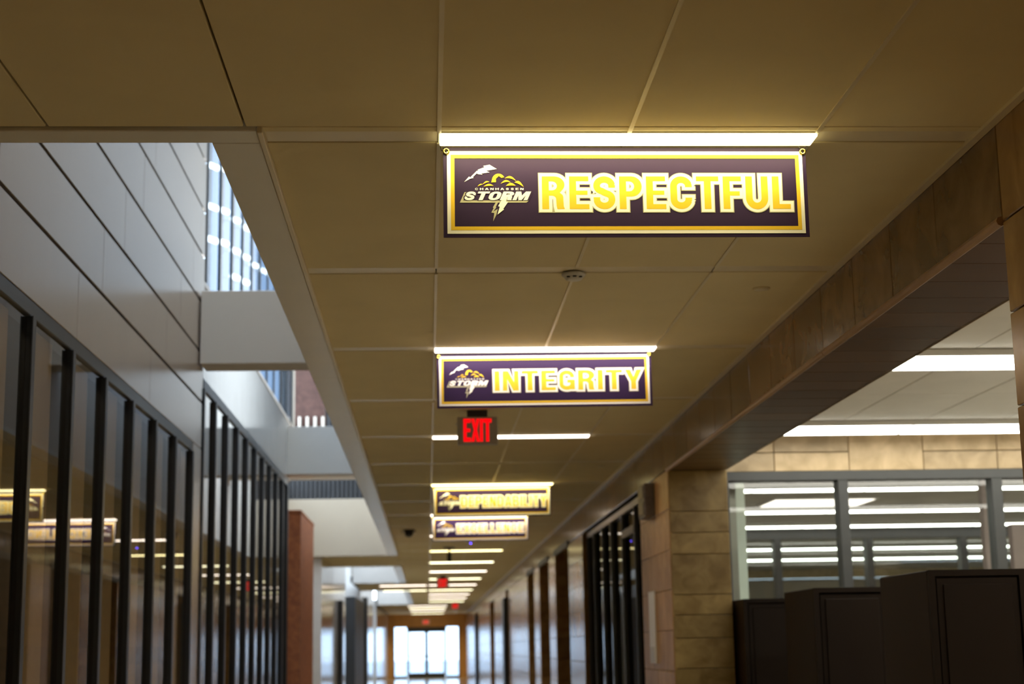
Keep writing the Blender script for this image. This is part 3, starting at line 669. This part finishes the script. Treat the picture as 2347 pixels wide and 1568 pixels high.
# ------------------------------------------------------------------ exit signs
def exit_sign(x, y, label, w=.278, h=.2, drop=.045):
    r = empty('exit_sign', (x, y, H)); tag(r, label, 'exit sign', 'red exit signs down the corridor')
    if drop: B('mount', x-.07, x+.07, y-.02, y+.03, H-drop-.004, H-.004, M['black'], r, ch=.003)
    B('body', x-w/2, x+w/2, y-.022, y+.022, H-drop-h, H-drop-.0045, M['exit_body'], r, ch=.004)
    B('side_lamp', x-w/2-.012, x-w/2, y-.01, y+.01, H-drop-.06, H-drop-.045, M['offwhite'], r)
    flat('lettering', text_polys('EXIT', w*.68, h*.77, .003, .10), -w*.34, -drop-h*.875, -.0232, M['exit_red'], r)
    return r
exit_sign(.354, 10.9, 'nearest red EXIT sign on grey plate, hung below the INTEGRITY banner')
exit_sign(.35, 36.5, 'second red EXIT sign, blurred, between the far ceiling lights', .28, .22, .06)
exit_sign(1.0, 58.0, 'small far red EXIT sign right of the farthest lights', .3, .2, .04)
r = empty('exit_sign', (-.08, YE-.03, zc(1.2))); tag(r, 'faint pinkish EXIT sign on the wood wall over the end doors', 'exit sign', 'red exit signs down the corridor')
B('body', -.26, .10, YE-.06, YE-.001, zc(1.12), zc(1.34), M['offwhite'], r, ch=.004); flat('lettering', text_polys('EXIT', .26, .15, .003, .1), -.13, -.045, -.0325, M['exit_red'], r)

# ------------------------------------------------------------------ small ceiling fittings
r = empty('smoke_detector', (.655, Y0+P+.05, H)); tag(r, 'white round smoke detector with two dark slots, between the first two banners', 'detector')
put('base', lathe([(.046, -.0145), (.052, -.008), (.054, -.001), (.053, -.0005)], 28), M['offwhite'], r, (0, 0, -.005)); put('cap', lathe([(.026, -.030), (.036, -.026), (.041, -.015), (.041, -.0142)], 28), M['offwhite'], r, (0, 0, -.005))
for a in (-40, 0, 40, 180): put('vent', boxme(.016, .006, .006, .001, M['black']), None, r, (.040*math.sin(math.radians(a)), -.040*math.cos(math.radians(a)), -.0245))
r = empty('sprinkler_cover', (1.56, 7.13, H)); tag(r, 'small flat round sprinkler cover on the ceiling near the stone beam', 'sprinkler')
put('plate', lathe([(.0385, -.006), (.041, -.004), (.041, -.0005)], 28), M['tile'], r); put('neck', lathe([(.03, -.0082), (.033, -.0061)], 20), M['tee'], r)
r = empty('sprinkler_cover', (1.59, 14.46, H)); tag(r, 'blurred round sprinkler cover on the ceiling beside the metal wall box', 'sprinkler')
put('plate', lathe([(.0385, -.006), (.041, -.004), (.041, -.0005)], 28), M['tile'], r); put('neck', lathe([(.03, -.0082), (.033, -.0061)], 20), M['tee'], r)
r = empty('security_camera', (-.25, 22.1, H)); tag(r, 'dark dome camera with glints, on the ceiling left of the banners', 'camera')
put('base', lathe([(.075, -.025), (.08, -.018), (.08, -.0005)], 24), M['black'], r)
put('dome', lathe([(.004, -.105), (.03, -.1), (.05, -.082), (.06, -.05), (.062, -.0255)], 24), M['black'], r)
for a in (-1, 1): put('side_eye', lathe([(.012, -.02), (.018, 0), (.012, .02)], 12), M['vwhite'], r, (.085*a, -.02, -.03))
r = empty('smoke_detector', (.67, 24.6, H)); tag(r, 'blurred ceiling detector with a tiny violet light, just below the EXCELLENCE banner', 'detector')
put('base', lathe([(.06, -.035), (.075, -.02), (.078, -.0005)], 24), M['offwhite'], r)
put('indicator', lathe([(.004, -.012), (.010, -.006), (.010, 0)], 12), emit('violet_led', (.12, .07, 1), 14), r, (0, -.03, -.036))
r = empty('ceiling_bracket', (.36, 26.1, H)); tag(r, 'dark ceiling bracket hanging in front of a yellow light, under the farthest banner', 'bracket')
put('plate', lathe([(.09, -.02), (.1, -.0005)], 20), M['black'], r); B('stem', .345, .375, 26.085, 26.115, H-.1, H-.021, M['black'], r); B('head', .325, .395, 26.05, 26.15, H-.24, H-.1005, M['black'], r, ch=.008)

# ------------------------------------------------------------------ fittings on the right pier
r = empty('wall_speaker', (XR, 12.85, zc(1.15))); tag(r, 'taupe metal wall box high on the stone pier beside the dark storefront', 'wall box')
B('box', XR-.085, XR-.001, 12.62, 12.98, zc(1.0), zc(1.27), M['speaker'], r, ch=.008); B('face_plate', XR-.092, XR-.0855, 12.65, 12.95, zc(1.02), zc(1.12), M['speaker'], r, ch=.002); B('face_plate', XR-.092, XR-.0855, 12.65, 12.95, zc(1.15), zc(1.25), M['speaker'], r, ch=.002)
r = empty('wall_plaque', (XR, 12.9, zc(.13))); tag(r, 'tall narrow pale strip sign on the stone pier below the wall box', 'sign')
B('plate', XR-.016, XR-.001, 12.77, 13.08, zc(-.15), zc(.42), M['vwhite'], r, ch=.003); B('lower_plate', XR-.020, XR-.0165, 12.8, 13.05, zc(-.14), zc(-.02), M['offwhite'], r, ch=.001)

# ------------------------------------------------------------------ lockers
LT_, LW_, LD = zc(.312), .452, .80
def locker():
    r = empty('locker', (0, 0, 0))
    put('body', boxme(LW_-.002, LD-.03, LT_, .004, M['locker_side']), None, r, (LW_/2, .03+(LD-.03)/2, LT_/2))
    bm = bmesh.new()                                   # face frame: one ring
    a = .030
    bx(bm, .001, a, 0, .029, .0, LT_); bx(bm, LW_-a, LW_-.001, 0, .029, .0, LT_); bx(bm, a, LW_-a, 0, .029, LT_-.028, LT_); bx(bm, a, LW_-a, 0, .029, 0, .10)
    put('face_frame', to_mesh(bm, 'face_frame'), M['locker'], r)
    d = put('door', boxme(LW_-2*a-.012, .018, LT_-.143, .003, M['locker']), None, r, (LW_/2, .017, .10+.006+(LT_-.143)/2))
    put('door_panel', boxme(LW_-2*a-.072, .010, LT_-.200, .003, M['locker']), None, d, (0, -.012, 0))
    put('handle', boxme(.02, .02, .14, .004, M['frame_face']), None, d, (LW_/2-.055, -.022, -.10))
    for z in (-.4, -.44, -.48): put('vent_slot', boxme(.12, .004, .01, 0, M['black']), None, d, (0, -.0185, z))
    return r
def copy_tree(o, parent=None):
    c = o.copy(); COL.objects.link(c); c.parent = parent
    for ch in list(o.children): copy_tree(ch, c)
    return c
L0 = locker()
first = True
for j, (y, nm) in enumerate(((7.23, 'front'), (9.43, 'middle'), (11.575, 'rear'))):
    for i in range(3):
        o = L0 if first else copy_tree(L0); first = False
        o.location = (2.29+i*LW_, y, 0)
        tag(o, 'dark brown steel locker, %s in the %s locker row' % (('left end unit', 'second from the left', 'third from the left')[i], nm), 'locker', 'brown lockers in the side room')

# ------------------------------------------------------------------ brick pillar under the well, lamp reflections of the upper window built as bodies
r = empty('brick_pillar', (-1.86, 22.9, 0)); tag(r, 'rust red brick pillar left of the hall, past the dark glass', 'pillar')
B('shaft', -1.99, -1.73, 22.0, 24.5, 0, zc(1.86), M['brick'], r); B('cap', -2.0, -1.72, 21.99, 24.51, zc(1.8605), zc(1.90), M['brick'], r, ch=.004)
PN = {18: 'first', 19: 'second', 20: 'third', 21: 'fourth', 22: 'fifth', 24: 'sixth', 25: 'seventh'}
seen = {}
for y, z in ((18.3, 5.675), (18.3, 5.176), (18.3, 4.775), (19.3, 5.95), (19.3, 5.41), (19.3, 5.0), (20.5, 5.618), (20.5, 5.2), (20.5, 4.842), (21.7, 5.834), (21.7, 5.41), (21.7, 5.055), (22.84, 5.573), (24.07, 5.784), (25.02, 5.96)):
    n = seen.get(y, 0); seen[y] = n+1
    if n == 0: struct(B('trim_%d' % (5+len(seen)), -2.69, -2.66, y+.02, y+.05, zc(2.952) if y > 21.6 else zc(2.502), 9.0, M['panel']))  # post added to carry the glowing bodies
    r = empty('reflected_lamp', (-2.5, y, zc(z)))  # lamp reflection in the pane, built as a glowing body behind it
    tag(r, 'glowing body standing in for a lamp reflection in the tall upper window, %s post from the left, %s' % (PN[int(y)], ('highest lamp', 'second lamp', 'third lamp')[n] if y < 22 else 'its only lamp'), 'lamp', 'lamp reflections built behind the upper window')
    put('lens', tube([(-.04, -.05, 0), (.04, .09, 0)], .033, 10), LU, r)
    put('arm', tube([(-.03, .03, 0), (-.159, .035, 0)], .006), M['panel'], r)
